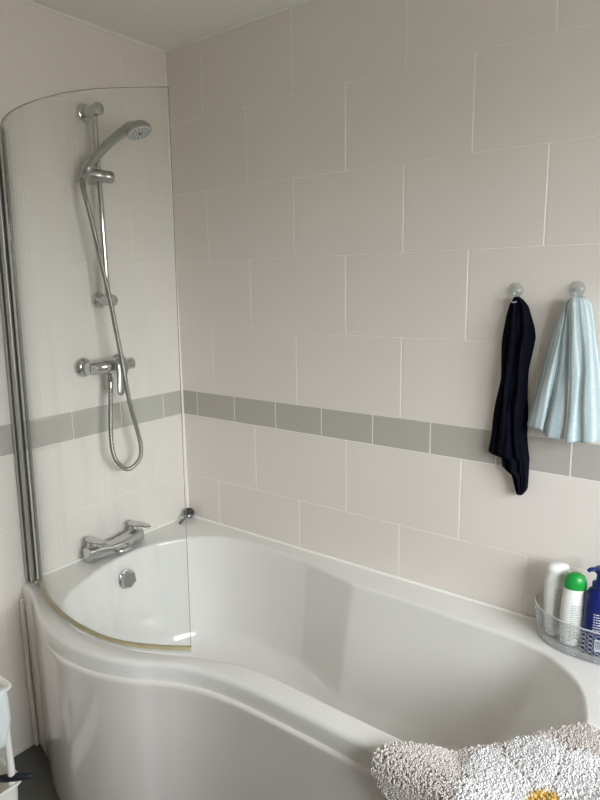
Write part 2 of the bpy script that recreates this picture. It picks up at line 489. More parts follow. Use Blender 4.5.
# bowed front panel under the rim and the straight end panel
mb = MB()
def prow(off, z):
    r = []
    for i, p in enumerate(front):
        n = outward(i)
        if i == 0: n = Vector((0, -1))
        if off > 0.0025:
            w_ = max(0.0, min(1.0, (p[0] - 0.26) / 0.18)); off_ = 0.0025 + (off - 0.0025) * w_ * w_ * (3 - 2 * w_)
        else: off_ = off
        x = p[0] + n.x * off_; y = p[1] + n.y * off_
        if i == len(front) - 1: x, y = BL + off, p[1] - off
        r.append((max(x, 0.001), y, z))
    for k in range(1, 9):
        r.append((BL + off, -0.700 - off + (0.698 + off) * k / 8, z))
    return r
zt = ZR - 0.047
rows = [prow(-0.012, zt - 0.006), prow(-0.002, zt - 0.001), prow(0.004, zt), prow(0.008, zt - 0.002), prow(0.0105, zt - 0.006), prow(0.011, zt - 0.012), prow(0.0095, zt - 0.03)]
for k in range(1, 8):
    rows.append(prow(0.0095, zt - 0.03 - (zt - 0.03) * k / 7))
rows.append(prow(-0.006, 0.0))
mb.rings(rows, closed=False)
mb.build('front_panel', M['panel'], bath)

# silicone along both walls and down the panel end
mb = MB()
mb.tube([(0.006, -0.006, ZR), (BL, -0.006, ZR)], 0.0055, 8)
mb.tube([(0.006, -0.72, ZR), (0.006, -0.006, ZR)], 0.0055, 8)
mb.tube([(0.0075, -0.7470, 0.0), (0.0075, -0.7470, 0.30), (0.0075, -0.745, ZR - 0.05)], 0.007, 8)
mb.build('silicone_seal', M['silicone'], bath)

# pop-up waste control on the tap end of the basin
oc = Vector((0.121, -0.421, 0.508)); oax = Vector((0.97, -0.06, 0.12)).normalized()
mb = MB()
mb.lathe([(0.033, -0.004), (0.035, 0.002), (0.034, 0.008), (0.028, 0.010)], oc, oax, 40)
q = Vector((0, 0, 1)).rotation_difference(oax).to_matrix()
rings = []
for r, h in ((0.029, 0.008), (0.0295, 0.018), (0.026, 0.024), (0.014, 0.025)):
    ring = []
    for k in range(60):
        a = 2 * PI * k / 60
        rr = r * (1 + 0.07 * math.cos(6 * a))
        ring.append(oc + q @ Vector((rr * math.cos(a), rr * math.sin(a), h)))
    rings.append(ring)
mb.rings(rings, caps=True)
ov = mb.build('overflow_control', M['chrome'], bath); ov['label'] = 'round chrome overflow control with lobed grip'
# waste in the bottom of the basin
mb = MB(); mb.lathe([(0.036, 0.0), (0.036, 0.003), (0.028, 0.004), (0.026, 0.009), (0.02, 0.011), (0.0, 0.0115)], (0.42, -0.42, ZB - 0.001), n=32)
ws = mb.build('waste', M['chrome'], bath); ws['label'] = 'chrome waste'

# ------------------------------------------------------------------ bath mixer tap
tap = thing('bath_mixer_tap', 'chrome two-lever bath mixer tap standing on the rim at the tap end', 'tap', (0.055, -0.415, ZR))
mb = MB()
zc = ZR + 0.030
prof = []
for y, hw, hh, dz, dx in ((-0.527, 0.014, 0.014, -0.004, 0), (-0.523, 0.024, 0.024, 0.0, 0), (-0.500, 0.027, 0.027, 0, 0), (-0.470, 0.027, 0.025, 0, 0.002),
                      (-0.440, 0.029, 0.021, -0.003, 0.008), (-0.405, 0.030, 0.020, -0.002, 0.010), (-0.370, 0.029, 0.021, 0.0, 0.008), (-0.345, 0.026, 0.025, 0, 0.002),
                      (-0.315, 0.026, 0.027, 0, 0), (-0.295, 0.022, 0.024, 0, 0), (-0.290, 0.014, 0.014, -0.004, 0)):
    ring = []
    for k in range(28):
        a = 2 * PI * k / 28
        c, s = math.cos(a), math.sin(a)
        ring.append((0.055 + dx + hw * math.copysign(abs(c) ** 0.55, c), y, zc + dz + hh * math.copysign(abs(s) ** 0.55, s)))
    prof.append(ring)
mb.rings(prof, caps=True)
mb.build('body', M['chrome'], tap)
mb = MB()
mb.tube(cr([(0.072, -0.405, zc - 0.004), (0.090, -0.405, zc - 0.005), (0.104, -0.405, zc - 0.008), (0.110, -0.405, zc - 0.012)], 14),
        [0.038, 0.037, 0.036, 0.036, 0.035, 0.035, 0.034, 0.034, 0.033, 0.033, 0.032, 0.031, 0.029, 0.025], 20, flat=0.36, up=(0, 0, 1))
mb.build('spout', M['chrome'], tap)
def lever(y, dirv):
    mb = MB()
    base = Vector((0.050, y, zc + 0.022))
    mb.lathe([(0.020, -0.006), (0.0195, 0.004), (0.016, 0.014), (0.015, 0.020)], base, n=24)
    d = Vector(dirv).normalized()
    z = base + Vector((0, 0, 0.026))
    pts = cr([z - d * 0.020 + Vector((0, 0, 0.002)), z, z + d * 0.03, z + d * 0.055 + Vector((0, 0, -0.003)), z + d * 0.072 + Vector((0, 0, -0.007))], 16)
    mb.tube(pts, [0.010, 0.016, 0.0185, 0.0195, 0.020, 0.020, 0.020, 0.0195, 0.019, 0.0185, 0.018, 0.017, 0.0155, 0.0135, 0.010, 0.004], 18, flat=0.34, up=(0, 0, 1))
    mb.build('lever_handle', M['chrome'], tap)
lever(-0.498, (1.0, 0.15, 0))
lever(-0.318, (0.95, 0.30, 0))

# ------------------------------------------------------------------ shower mixer valve on the wall
valve = thing('shower_mixer_valve', 'chrome wall-mounted shower mixer valve with a down-pointing lever, above the grey border', 'shower valve', (0.0, -0.37, 1.265))
for y in (-0.444, -0.298):
    mb = MB()
    mb.lathe([(0.034, 0.0), (0.0345, 0.004), (0.031, 0.012), (0.020, 0.019), (0.017, 0.020), (0.017, 0.045)], (0.0, y, 1.262), (1, 0, 0), 36)
    mb.build('wall_flange', M['chrome'], valve)
mb = MB()
mb.lathe([(0.012, -0.004), (0.020, 0.0), (0.0215, 0.006), (0.0215, 0.05), (0.026, 0.056), (0.027, 0.075), (0.027, 0.115), (0.026, 0.12), (0.0215, 0.125), (0.0215, 0.182), (0.016, 0.187)],
         (0.055, -0.463, 1.262), (0, 1, 0), 32)
mb.build('body', M['chrome'], valve)
mb = MB(); mb.lathe([(0.011, 0), (0.011, 0.022), (0.0135, 0.023), (0.0135, 0.034)], (0.058, -0.381, 1.243), (0, 0, -1), 24)
mb.build('outlet', M['chrome'], valve)
mb = MB()
mb.lathe([(0.026, 0.0), (0.027, 0.010), (0.026, 0.020), (0.020, 0.026), (0.008, 0.028)], (0.070, -0.348, 1.266), (1, 0, 0), 32)
mb.tube(cr([(0.092, -0.352, 1.282), (0.098, -0.354, 1.262), (0.101, -0.364, 1.215), (0.106, -0.376, 1.165)], 14), [0.024, 0.026, 0.026, 0.0255, 0.024, 0.022, 0.020, 0.0185, 0.017, 0.016, 0.015, 0.014, 0.012, 0.006],
        16, flat=0.42, up=(1, 0, 0))
lv = mb.build('lever_handle', M['satin'], valve); lv['label'] = 'satin chrome lever handle'

# ------------------------------------------------------------------ riser rail with its slider
rail = thing('shower_riser_rail', 'slim vertical chrome riser rail on the wall with two brackets and a sliding holder', 'shower rail', (0.0, -0.362, 1.486))
mb = MB(); mb.tube([(0.055, -0.362, 1.470), (0.055, -0.362, 2.100)], 0.0095, 20); mb.build('rail_bar', M['chrome'], rail)
for z, lbl in ((2.092, 'bracket at the top'), (1.487, 'bracket at the bottom')):
    mb = MB()
    mb.lathe([(0.0255, 0), (0.027, 0.004), (0.026, 0.010), (0.019, 0.014), (0.0165, 0.016), (0.0165, 0.070), (0.020, 0.072), (0.0205, 0.078), (0.0185, 0.084), (0.010, 0.086)], (0.0, -0.362, z), (1, 0, 0), 32)
    mb.build('wall_bracket', M['chrome'], rail)
mb = MB()
mb.lathe([(0.013, -0.044), (0.0155, -0.042), (0.0165, -0.034), (0.017, -0.026), (0.021, -0.02), (0.021, 0.012), (0.0185, 0.018), (0.0205, 0.024), (0.0205, 0.040), (0.017, 0.045)], (0.058, -0.362, 1.890), (0.30, 0.95, -0.05), 28)
sl = mb.build('slider', M['satin'], rail)
mb = MB(); mb.lathe([(0.0165, -0.013), (0.0175, -0.011), (0.0165, 0.012), (0.015, 0.014)], (0.058, -0.408, 1.902), (-0.5, -0.30, -0.80), 24)
mb.build('cradle', M['satin'], sl)

# ------------------------------------------------------------------ hand shower held in the slider
hand = thing('hand_shower', 'chrome hand shower with a round pale spray face, resting in the rail holder', 'shower head', (0.058, -0.408, 1.902))
mb = MB()
hc = Vector((0.200, -0.306, 2.021))
fn = Vector((0.40, 0.08, -0.91)).normalized()
path = cr([(0.046, -0.418, 1.876), (0.058, -0.408, 1.902), (0.090, -0.384, 1.950), (0.132, -0.350, 1.996), (0.170, -0.324, 2.024), (0.196, -0.307, 2.034)], 26)
rad = [0.0105, 0.0115, 0.0125, 0.0135, 0.0142, 0.0146, 0.0150, 0.0150, 0.0150, 0.0150, 0.0148, 0.0146, 0.0144, 0.0142, 0.0140, 0.0140, 0.0142, 0.0145, 0.015, 0.0155, 0.016, 0.017, 0.018, 0.018, 0.016, 0.010]
mb.tube(path, rad, 20)
mb.build('handle', M['satin'], hand)
mb = MB()
mb.lathe([(0.004, -0.024), (0.016, -0.022), (0.030, -0.014), (0.039, -0.003), (0.0415, 0.006), (0.041, 0.011), (0.037, 0.012)], hc, fn, 40)
mb.build('head', M['satin'], hand)
mb = MB()
mb.lathe([(0.0375, 0.0112), (0.036, 0.0135), (0.012, 0.0145), (0.0, 0.0145)], hc, fn, 40)
sf = mb.build('spray_face', M['sprayface'], hand); sf['label'] = 'pale spray face ringed with dark nozzles'
mb = MB()
q = Vector((0, 0, 1)).rotation_difference(fn).to_matrix()
for rr, n in ((0.012, 6), (0.021, 11), (0.030, 16)):
    for k in range(n):
        a = 2 * PI * k / n + rr * 40
        mb.lathe([(0.0023, 0), (0.0018, 0.0024), (0.0, 0.0024)], hc + q @ Vector((rr * math.cos(a), rr * math.sin(a), 0.0138)), fn, 6)
mb.lathe([(0.007, 0), (0.006, 0.002), (0, 0.002)], hc + fn * 0.0138, fn, 16)
mb.build('nozzles', M['nozzle'], sf)

# ------------------------------------------------------------------ flexible hose
hp = [(0.047, -0.421, 1.876), (0.055, -0.426, 1.850), (0.072, -0.425, 1.792), (0.080, -0.411, 1.698), (0.088, -0.396, 1.587), (0.100, -0.386, 1.489), (0.106, -0.376, 1.388),
      (0.116, -0.369, 1.293), (0.106, -0.342, 1.141), (0.092, -0.306, 1.026), (0.088, -0.291, 0.959), (0.085, -0.301, 0.912), (0.080, -0.350, 0.889),
      (0.076, -0.393, 0.933), (0.072, -0.404, 1.007), (0.066, -0.390, 1.146), (0.060, -0.380, 1.210)]
pts = cr(hp, 560)
rad = [0.0072 + 0.0011 * (0, 1, 1, 0)[i % 4] for i in range(560)]
mb = MB(); mb.tube(pts, rad, 10)
for (a, b) in ((pts[0], pts[14]), (pts[-14], pts[-1])):
    mb.tube([a, b], 0.0098, 16)
tag(mb.build('shower_hose', M['hose'], weld=False), 'flexible ribbed steel shower hose looping below the wall valve', 'shower hose')

# ------------------------------------------------------------------ curved glass bath screen
screen = thing('bath_screen', 'tall curved clear glass bath screen hinged to the wall at the tap end', 'shower screen', (0.0, -0.69, 0.6))
def lean(x, y, z): return (x, y + 0.024 * (z - 0.6) / 1.37, z)
gz0, gz1 = 0.605, 1.968
gp = cr([(0.052, -0.701), (0.122, -0.732), (0.209, -0.761), (0.287, -0.778), (0.350, -0.787), (0.406, -0.7905), (0.494, -0.788), (0.563, -0.774),
         (0.618, -0.753), (0.679, -0.721), (0.738, -0.683)], 60)
gn = []
for i in range(60):
    t = (gp[min(59, i + 1)] - gp[max(0, i - 1)]).normalized(); gn.append(Vector((t.y, -t.x)))
mb = MB()
zs = [gz0 + (gz1 - gz0) * k / 16 for k in range(17)]
hw = 0.003
tz = lambda i, z: z + 0.024 * (1 - i / 59) * (z - gz0) / (gz1 - gz0)     # the top edge rises a little towards the wall
outer = [[lean(gp[i].x + gn[i].x * hw, gp[i].y + gn[i].y * hw, tz(i, z)) for i in range(60)] for z in zs]
inner_g = [[lean(gp[i].x - gn[i].x * hw, gp[i].y - gn[i].y * hw, tz(i, z)) for i in range(60)] for z in zs]
mb.rings(outer, closed=False, mat=0); mb.rings(inner_g, closed=False, mat=0)
for L0, L1 in ((outer[0], inner_g[0]), (outer[-1], inner_g[-1])):
    mb.rings([L0, L1], closed=False, mat=1)
for i in (0, -1):
    mb.rings([[r[i] for r in outer], [r[i] for r in inner_g]], closed=False, mat=1)
mb.build('glass_panel', [M['glass'], M['glassedge']], screen)
mb = MB()
ring = []
for i in range(60):
    for_ = gp[i]; n = gn[i]
    ring.append([lean(for_.x + n.x * a, for_.y + n.y * a, z) for a, z in ((0.0045, 0.607), (0.005, 0.603), (0.004, 0.598), (-0.004, 0.598), (-0.005, 0.603), (-0.0045, 0.607))])
mb.rings(ring, closed=True, caps=True)
bs = mb.build('bottom_seal', M['stain'], screen); mb = MB()
mb.rings([[lean(gp[i].x + gn[i].x * a, gp[i].y + gn[i].y * a, z) for a, z in ((0.0012, 0.5985), (0.0005, 0.5885), (-0.0005, 0.5885), (-0.0012, 0.5985))] for i in range(60)], closed=True, caps=True)
mb.build('drip_fin', M['clearseal'], screen)
bs['label'] = 'yellowed sealing strip along the bottom of the glass'
def vbar(mb, x, y, dx, dy, rot, z0, z1, bev=0.003):
    c, s = math.cos(rot), math.sin(rot)
    loop = []
    n = 16
    for k in range(n):
        a = 2 * PI * k / n + PI / n
        u = math.copysign(abs(math.cos(a)) ** 0.4, math.cos(a)) * dx / 2
        v = math.copysign(abs(math.sin(a)) ** 0.4, math.sin(a)) * dy / 2
        loop.append((x + u * c - v * s, y + u * s + v * c))
    mb.rings([[lean(p[0], p[1], z) for p in loop] for z in (z0, z1)], caps=True)
mb = MB(); vbar(mb, 0.0075, -0.7085, 0.014, 0.030, 0.0, 0.592, 1.984)
mb.build('wall_channel', M['alu'], screen)
mb = MB(); mb.tube([lean(0.0225, -0.7085, 0.590), lean(0.0225, -0.7085, 1.988)], 0.0088, 20)
mb.build('hinge_pole', M['alu'], screen)
mb = MB(); vbar(mb, 0.0150, -0.7190, 0.003, 0.004, 0.0, 0.592, 1.984); vbar(mb, 0.0345, -0.7040, 0.006, 0.0045, -0.3, 0.592, 1.984)
mb.build('gasket', M['gasket'], screen)
mb = MB(); vbar(mb, 0.0485, -0.7010, 0.022, 0.011, -0.30, 0.606, 1.986)
mb.build('clear_seal', M['clearseal'], screen)
mb = MB(); mb.lathe([(0.008, 0), (0.009, 0.003), (0.009, 0.014), (0.006, 0.017)], lean(0.060, -0.713, 0.591), n=18)
mb.lathe([(0.012, 0.0), (0.012, 0.006), (0.009, 0.008)], lean(0.0225, -0.7085, 0.588), n=20)
mb.build('pivot_cap', M['chrome'], screen)

# ------------------------------------------------------------------ plug left in the corner of the rim
plug = thing('bath_plug', 'small dark metal bath plug with a short stalk left in the rim corner', 'bath plug', (0.03, -0.03, ZR))
mb = MB(); ax = Vector((0.70, -0.25, 0.66)).normalized()
pc = Vector((0.030, -0.024, ZR + 0.020))
mb.lathe([(0.019, -0.005), (0.021, -0.003), (0.021, 0.003), (0.017, 0.006), (0.0, 0.007)], pc, ax, 28)
mb.build('disc', M['plug'], plug)
mb = MB(); mb.tube(cr([pc + ax * 0.004 + Vector((0, -0.01, 0.012)), pc + Vector((0.022, -0.030, 0.008)), (0.046, -0.075, ZR + 0.009), (0.054, -0.098, ZR + 0.006)], 10), [0.007, 0.006, 0.005, 0.005, 0.005, 0.005, 0.005, 0.0055, 0.006, 0.005], 12)
mb.build('stalk', M['plug'], plug)

# ------------------------------------------------------------------ suction hooks
def suction_hook(x, z, label):
    t = thing('suction_hook', label, 'hook', (x, 0, z), 'clear suction hooks on the tiled wall')
    mb = MB(); mb.lathe([(0.0195, 0.0005), (0.020, 0.002), (0.0175, 0.006), (0.011, 0.011), (0.0085, 0.012), (0.0085, 0.016), (0.0, 0.0165)], (x, 0, z), (0, -1, 0), 32)
    mb.build('suction_cup', M['cup'], t)
    mb = MB(); mb.tube(cr([(x, -0.014, z + 0.004), (x, -0.018, z - 0.008), (x, -0.019, z - 0.022), (x, -0.026, z - 0.030), (x, -0.036, z - 0.028), (x, -0.040, z - 0.018)], 20), 0.0032, 10)
    mb.lathe([(0.006, 0), (0.007, 0.002), (0.004, 0.006), (0, 0.0065)], (x, -0.016, z), (0, -1, 0), 16)
    mb.build('hook', M['cup'], t)
suction_hook(1.317, 1.507, 'clear suction hook with the navy cloth hanging from it')
suction_hook(1.469, 1.509, 'clear suction hook with the pale blue towel hanging from it')

# ------------------------------------------------------------------ navy cloth
xl = [(0.951, 1.352), (0.965, 1.346), (1.005, 1.333), (1.019, 1.306), (1.050, 1.300), (1.058, 1.262), (1.111, 1.272), (1.21, 1.281), (1.27, 1.289), (1.373, 1.291), (1.44, 1.297), (1.470, 1.303), (1.484, 1.312), (1.490, 1.320)]
xr = [(0.951, 1.366), (0.969, 1.377), (1.057, 1.381), (1.125, 1.370), (1.227, 1.365), (1.303, 1.367), (1.385, 1.376), (1.41, 1.373), (1.464, 1.358), (1.480, 1.344), (1.490, 1.330)]
rings = []
zs = [0.951 + (1.490 - 0.951) * k / 76 for k in range(77)]
NF = 56
for z in zs:
    a, b = interp(xl, z), interp(xr, z)
    t = (1.49 - z) / 0.54
    ring = []
    for k in range(NF + 1):
        s = k / NF
        x = a + (b - a) * s
        env = (1 - abs(2 * s - 1) ** 3)
        f = 0.55 + 0.28 * math.sin(2 * PI * (2.6 * s + 0.25 * math.sin(3 * t + 0.6))) + 0.17 * math.sin(2 * PI * (5.3 * s + 0.3 * t + 0.2)) + 0.16 * math.sin(2 * PI * (1.1 * s + 5.5 * t)) * math.sin(7 * t + 1)
        dep = 0.030 * min(1, 0.45 + t * 3) * (1 - 0.45 * max(0, (t - 0.75) / 0.25))
        ring.append((x + 0.002 * math.sin(31 * z + 9 * s), -(0.010 + dep * env * (0.45 + 0.75 * f)), z))
    for k in range(15, 0, -1):
        s = k / 16
        ring.append((a + (b - a) * s, -0.004, z))
    rings.append(ring)
mb = MB(); mb.rings(rings, caps=True)
navy = thing('cloth', 'navy blue cloth hanging bunched from the left-hand suction hook', 'cloth', (1.32, 0.0, 1.49))
mb.build('fabric', M['navy'], navy)
mb = MB(); mb.tube(cr([(1.314, -0.030, 1.482), (1.318, -0.037, 1.478), (1.324, -0.036, 1.476), (1.330, -0.031, 1.478)], 8), 0.0022, 8, flat=0.5)
ct = mb.build('hanging_loop', M['navytag'], navy); ct['label'] = 'small pale hanging loop'

# ------------------------------------------------------------------ pale blue towel
top = [(1.461, -0.046), (1.470, -0.052), (1.480, -0.050), (1.492, -0.048), (1.503, -0.036), (1.500, -0.012), (1.478, -0.009), (1.458, -0.010), (1.452, -0.020), (1.454, -0.030), (1.457, -0.036), (1.459, -0.034), (1.463, -0.038), (1.470, -0.042)]
mid = [(1.479, -0.056), (1.490, -0.062), (1.505, -0.055), (1.520, -0.060), (1.540, -0.042), (1.532, -0.014), (1.480, -0.010), (1.425, -0.011), (1.408, -0.024), (1.420, -0.040), (1.436, -0.046), (1.442, -0.036), (1.456, -0.048), (1.484, -0.044)]
bot = [(1.476, -0.058), (1.490, -0.066), (1.510, -0.054), (1.530, -0.064), (1.560, -0.044), (1.550, -0.014), (1.480, -0.011), (1.400, -0.012), (1.376, -0.026), (1.395, -0.044), (1.414, -0.048), (1.420, -0.034), (1.440, -0.055), (1.480, -0.045)]
botz = [1.131, 1.130, 1.132, 1.133, 1.140, 1.142, 1.142, 1.145, 1.153, 1.150, 1.148, 1.136, 1.132, 1.131]
NS, NT = 150, 60
cz = cr([(i, z, 0) for i, z in enumerate(botz)], NS)
ct_, cm_, cb_ = cr([p + (0,) for p in top], NS), cr([p + (0,) for p in mid], NS), cr([p + (0,) for p in bot], NS)
# the same index must follow the same fold: resample every path per control point instead of per length
def bypar(P, n):
    out = []
    m = len(P)
    for k in range(n):
        u = k / (n - 1) * (m - 1); i = min(int(u), m - 2); t = u - i
        g = lambda j: Vector(P[max(0, min(m - 1, j))])
        p0, p1, p2, p3 = g(i - 1), g(i), g(i + 1), g(i + 2)
        out.append(0.5 * ((2 * p1) + (p2 - p0) * t + (2 * p0 - 5 * p1 + 4 * p2 - p3) * t * t + (3 * p1 - p0 - 3 * p2 + p3) * t ** 3))
    return out
A, B, C_ = bypar(top, NS), bypar(mid, NS), bypar(bot, NS)
ZZ = [v.x for v in bypar([(z, 0) for z in botz], NS)]
verts = []; uvs = []
for j in range(NT + 1):
    t = j / NT
    for k in range(NS):
        if t < 0.5:
            w = t / 0.5; w = w ** 0.9; p = A[k].lerp(B[k], w)
        else:
            p = B[k].lerp(C_[k], (t - 0.5) / 0.5)
        c = Vector((1.478, -0.030))
        sh = 1.0 if t > 0.05 else 0.35 + 0.65 * math.sqrt(t / 0.05)
        p = c + (p - c) * sh if t <= 0.05 else p
        wob = 0.0012 * math.sin(9 * t + k * 0.16) * min(1, t * 4)
        z = 1.490 + (ZZ[k] - 1.490) * t
        verts.append((p.x + wob, min(p.y + wob, -0.007), z)); uvs.append((k / NS, t))
faces = [(j * NS + k, j * NS + k + 1, (j + 1) * NS + k + 1, (j + 1) * NS + k) for j in range(NT) for k in range(NS - 1)]
me = bpy.data.meshes.new('fabric'); base = Vector((1.469, 0.0, 1.49))
me.from_pydata([tuple(Vector(v) - base) for v in verts], [], faces)
uvl = me.uv_layers.new(name='UVMap')
for l in me.loops: uvl.data[l.index].uv = uvs[l.vertex_index]
me.materials.append(M['bluetowel']); me.materials.append(M['whitehem'])
for p in me.polygons:
    p.use_smooth = True
    k = min(p.vertices) % NS; j = min(p.vertices) // NS
    if k < 4 or k > NS - 4: p.material_index = 1
tw = thing('towel', 'pale blue and white striped terry towel hanging from the right-hand suction hook', 'towel', tuple(base))
fo = bpy.data.objects.new('fabric', me); COL.objects.link(fo); fo.parent = tw
md = fo.modifiers.new('thickness', 'SOLIDIFY'); md.thickness = 0.004; md.offset = 0

# ------------------------------------------------------------------ clear D-shaped caddy with holes
cx, ex, ey = 1.578, 0.155, 0.126
caddy = thing('shower_caddy', 'clear plastic D-shaped caddy with punched holes on the far rim corner, holding bottles', 'caddy', (cx, -0.05, ZR))
def arc(u, k=1.0):
    """u in 0..1 runs along the curved front from wall to wall"""
    a = PI * (1 - u)
    c, s = math.cos(a), math.sin(a)
    return (cx + ex * k * math.copysign(abs(c) ** 0.85, c), -0.0125 - ey * k * abs(s) ** 0.85)
N = 400
fine = [arc(i / N) for i in range(N + 1)]
L = [0.0]
for p, q in zip(fine, fine[1:]): L.append(L[-1] + math.hypot(q[0] - p[0], q[1] - p[1]))
def at(d, z):
    d = max(0, min(L[-1], d)); lo = 0
    for i in range(N):
        if L[i + 1] >= d: lo = i; break
    t = (d - L[lo]) / max(1e-9, L[lo + 1] - L[lo])
    k = 0.94 + 0.06 * (z - ZR) / 0.085
    x = fine[lo][0] + (fine[lo + 1][0] - fine[lo][0]) * t; y = fine[lo][1] + (fine[lo + 1][1] - fine[lo][1]) * t
    return (cx + (x - cx) * k, -0.0125 + (y + 0.0125) * k, z)
ncol, nrow = 26, 6
cw = L[-1] / ncol; ch = 0.0125; zb0 = ZR + 0.006
mb = MB(); mb2 = MB()
for i in range(ncol):
    for j in range(nrow):
        cxx, czz = (i + 0.5) * cw, zb0 + (j + 0.5) * ch
        sq, ci = [], []
        for k in range(16):
            a = 2 * PI * k / 16
            c, s = math.cos(a), math.sin(a); m_ = max(abs(c), abs(s))
            sq.append(at(cxx + c / m_ * cw / 2, czz + s / m_ * ch / 2)); ci.append(at(cxx + c * cw * 0.35, czz + s * ch * 0.40))
        mb.rings([sq, ci], closed=True)
        mb2.tube(ci + ci[:2], 0.00062, 5, caps=False)
zt_ = zb0 + nrow * ch
mb.rings([[at(L[-1] * i / (ncol * 2), z) for i in range(ncol * 2 + 1)] for z in (zt_, zt_ + 0.008)], closed=False)
mb.rings([[at(L[-1] * i / (ncol * 2), z) for i in range(ncol * 2 + 1)] for z in (ZR + 0.002, zb0)], closed=False)
mb.add([(cx - ex * 0.94, -0.0125, ZR + 0.002), (cx + ex * 0.94, -0.0125, ZR + 0.002), (cx + ex, -0.0125, zt_ + 0.008), (cx - ex, -0.0125, zt_ + 0.008)], [(0, 1, 2, 3)])
wl = mb.build('wall', M['basket'], caddy)
mb2.build('hole_edge_glints', M['basketedge'], caddy)  # thin rings added to paint a bright glint round each hole
md = wl.modifiers.new('thickness', 'SOLIDIFY'); md.thickness = 0.0024; md.offset = 0
mb = MB()
ps = [at(L[-1] * i / 48, ZR + 0.0022) for i in range(49)]
mb.add(ps, [tuple(range(49))], 0, False)
fl = mb.build('base', M['basket'], caddy); md = fl.modifiers.new('thickness', 'SOLIDIFY'); md.thickness = 0.002; md.offset = 0
mb = MB(); mb.tube([at(L[-1] * i / 80, zt_ + 0.009) for i in range(81)], 0.0022, 8)
mb.build('rim', M['basketedge'], caddy)

# ------------------------------------------------------------------ bottles in the caddy
def oval(c, prof, rz, mat_, n=36, ratio=0.55, tilt=(0, 0), power=1.0):
    mb = MB(); rings = []
    ca, sa = math.cos(rz), math.sin(rz)
    for r, h in prof:
        ring = []
        for k in range(n):
            a = 2 * PI * k / n
            u = r * math.copysign(abs(math.cos(a)) ** power, math.cos(a)); v = r * ratio * math.copysign(abs(math.sin(a)) ** power, math.sin(a))
            ring.append((c[0] + u * ca - v * sa + tilt[0] * h, c[1] + u * sa + v * ca + tilt[1] * h, c[2] + h))
        rings.append(ring)
    mb.rings(rings, caps=True)
    return mb
ZC = ZR + 0.0036
def print_block(mb, c, rz, r, ratio, lines, z0, dz, tilt, w, rnd, height=0.0022, half=0.0, side=-1):
    """rows of short raised print dashes on an oval bottle's broad face"""
    ca, sa = math.cos(rz), math.sin(rz)
    for i in range(lines):
        z = z0 - i * dz
        u = -w
        while u < w:
            l = rnd.uniform(0.003, 0.007)
            qs = []
            for uu in (u, min(w, u + l)):
                rr = r(z)
                vv = side * rr * ratio * math.sqrt(max(0.02, 1 - (uu / rr) ** 2)) + side * 0.0006
                for hh in (0, height):
                    h = z + hh
                    qs.append((c[0] + uu * ca - vv * sa + tilt[0] * h, c[1] + uu * sa + vv * ca + tilt[1] * h, c[2] + h))
            mb.add(qs, [(0, 2, 3, 1)], 0, False)
            u += l + 0.0015
rnd = random.Random(3)
# pearly bottle at the wall side
c1 = (1.484, -0.050, ZC)
b1p = [(0.020, 0.0), (0.026, 0.003), (0.031, 0.03), (0.0335, 0.08), (0.0345, 0.12), (0.0335, 0.150), (0.030, 0.172), (0.028, 0.178)]
b1 = thing('bottle', 'pearly white oval bottle with grey print, leftmost in the clear caddy', 'bottle', c1, 'bottles in the clear caddy')
oval(c1, b1p, 0.55, M['pearl'], ratio=0.62, tilt=(-0.02, 0.02)).build('body', M['pearl'], b1)
oval((c1[0] - 0.0035, c1[1] + 0.0035, ZC + 0.179), [(0.0285, 0.0), (0.029, 0.002), (0.0285, 0.010), (0.025, 0.018), (0.016, 0.0225)], 0.55, M['whitebottle'], ratio=0.62).build('cap', M['whitebottle'], b1)
mb = MB(); print_block(mb, c1, 0.55, lambda z: interp([(h, r) for r, h in b1p], z), 0.62, 22, 0.135, 0.0052, (-0.02, 0.02), 0.014, rnd)
mb.build('label_print', M['labelprint'], b1)
# white bottle with the green cap
c2 = (1.528, -0.075, ZC)
b2p = [(0.020, 0.0), (0.025, 0.003), (0.029, 0.03), (0.0315, 0.08), (0.031, 0.120), (0.0285, 0.150), (0.027, 0.158)]
b2 = thing('bottle', 'white oval bottle with a domed green cap, in the middle of the clear caddy', 'bottle', c2, 'bottles in the clear caddy')
oval(c2, b2p, 0.45, M['whitebottle'], ratio=0.72, tilt=(0.015, 0.02)).build('body', M['whitebottle'], b2)
gcap = oval((c2[0] + 0.0022, c2[1] + 0.003, ZC + 0.1585), [(0.0278, 0.0), (0.0285, 0.003), (0.0278, 0.014), (0.025, 0.026), (0.020, 0.034), (0.011, 0.039)], 0.45, M['greencap'], ratio=0.78).build('cap', M['greencap'], b2)
gcap['label'] = 'domed green cap'
mb = MB(); print_block(mb, c2, 0.45, lambda z: interp([(h, r) for r, h in b2p], z), 0.72, 16, 0.115, 0.006, (0.015, 0.02), 0.011, rnd)
mb.build('label_print', M['labelprint'], b2)
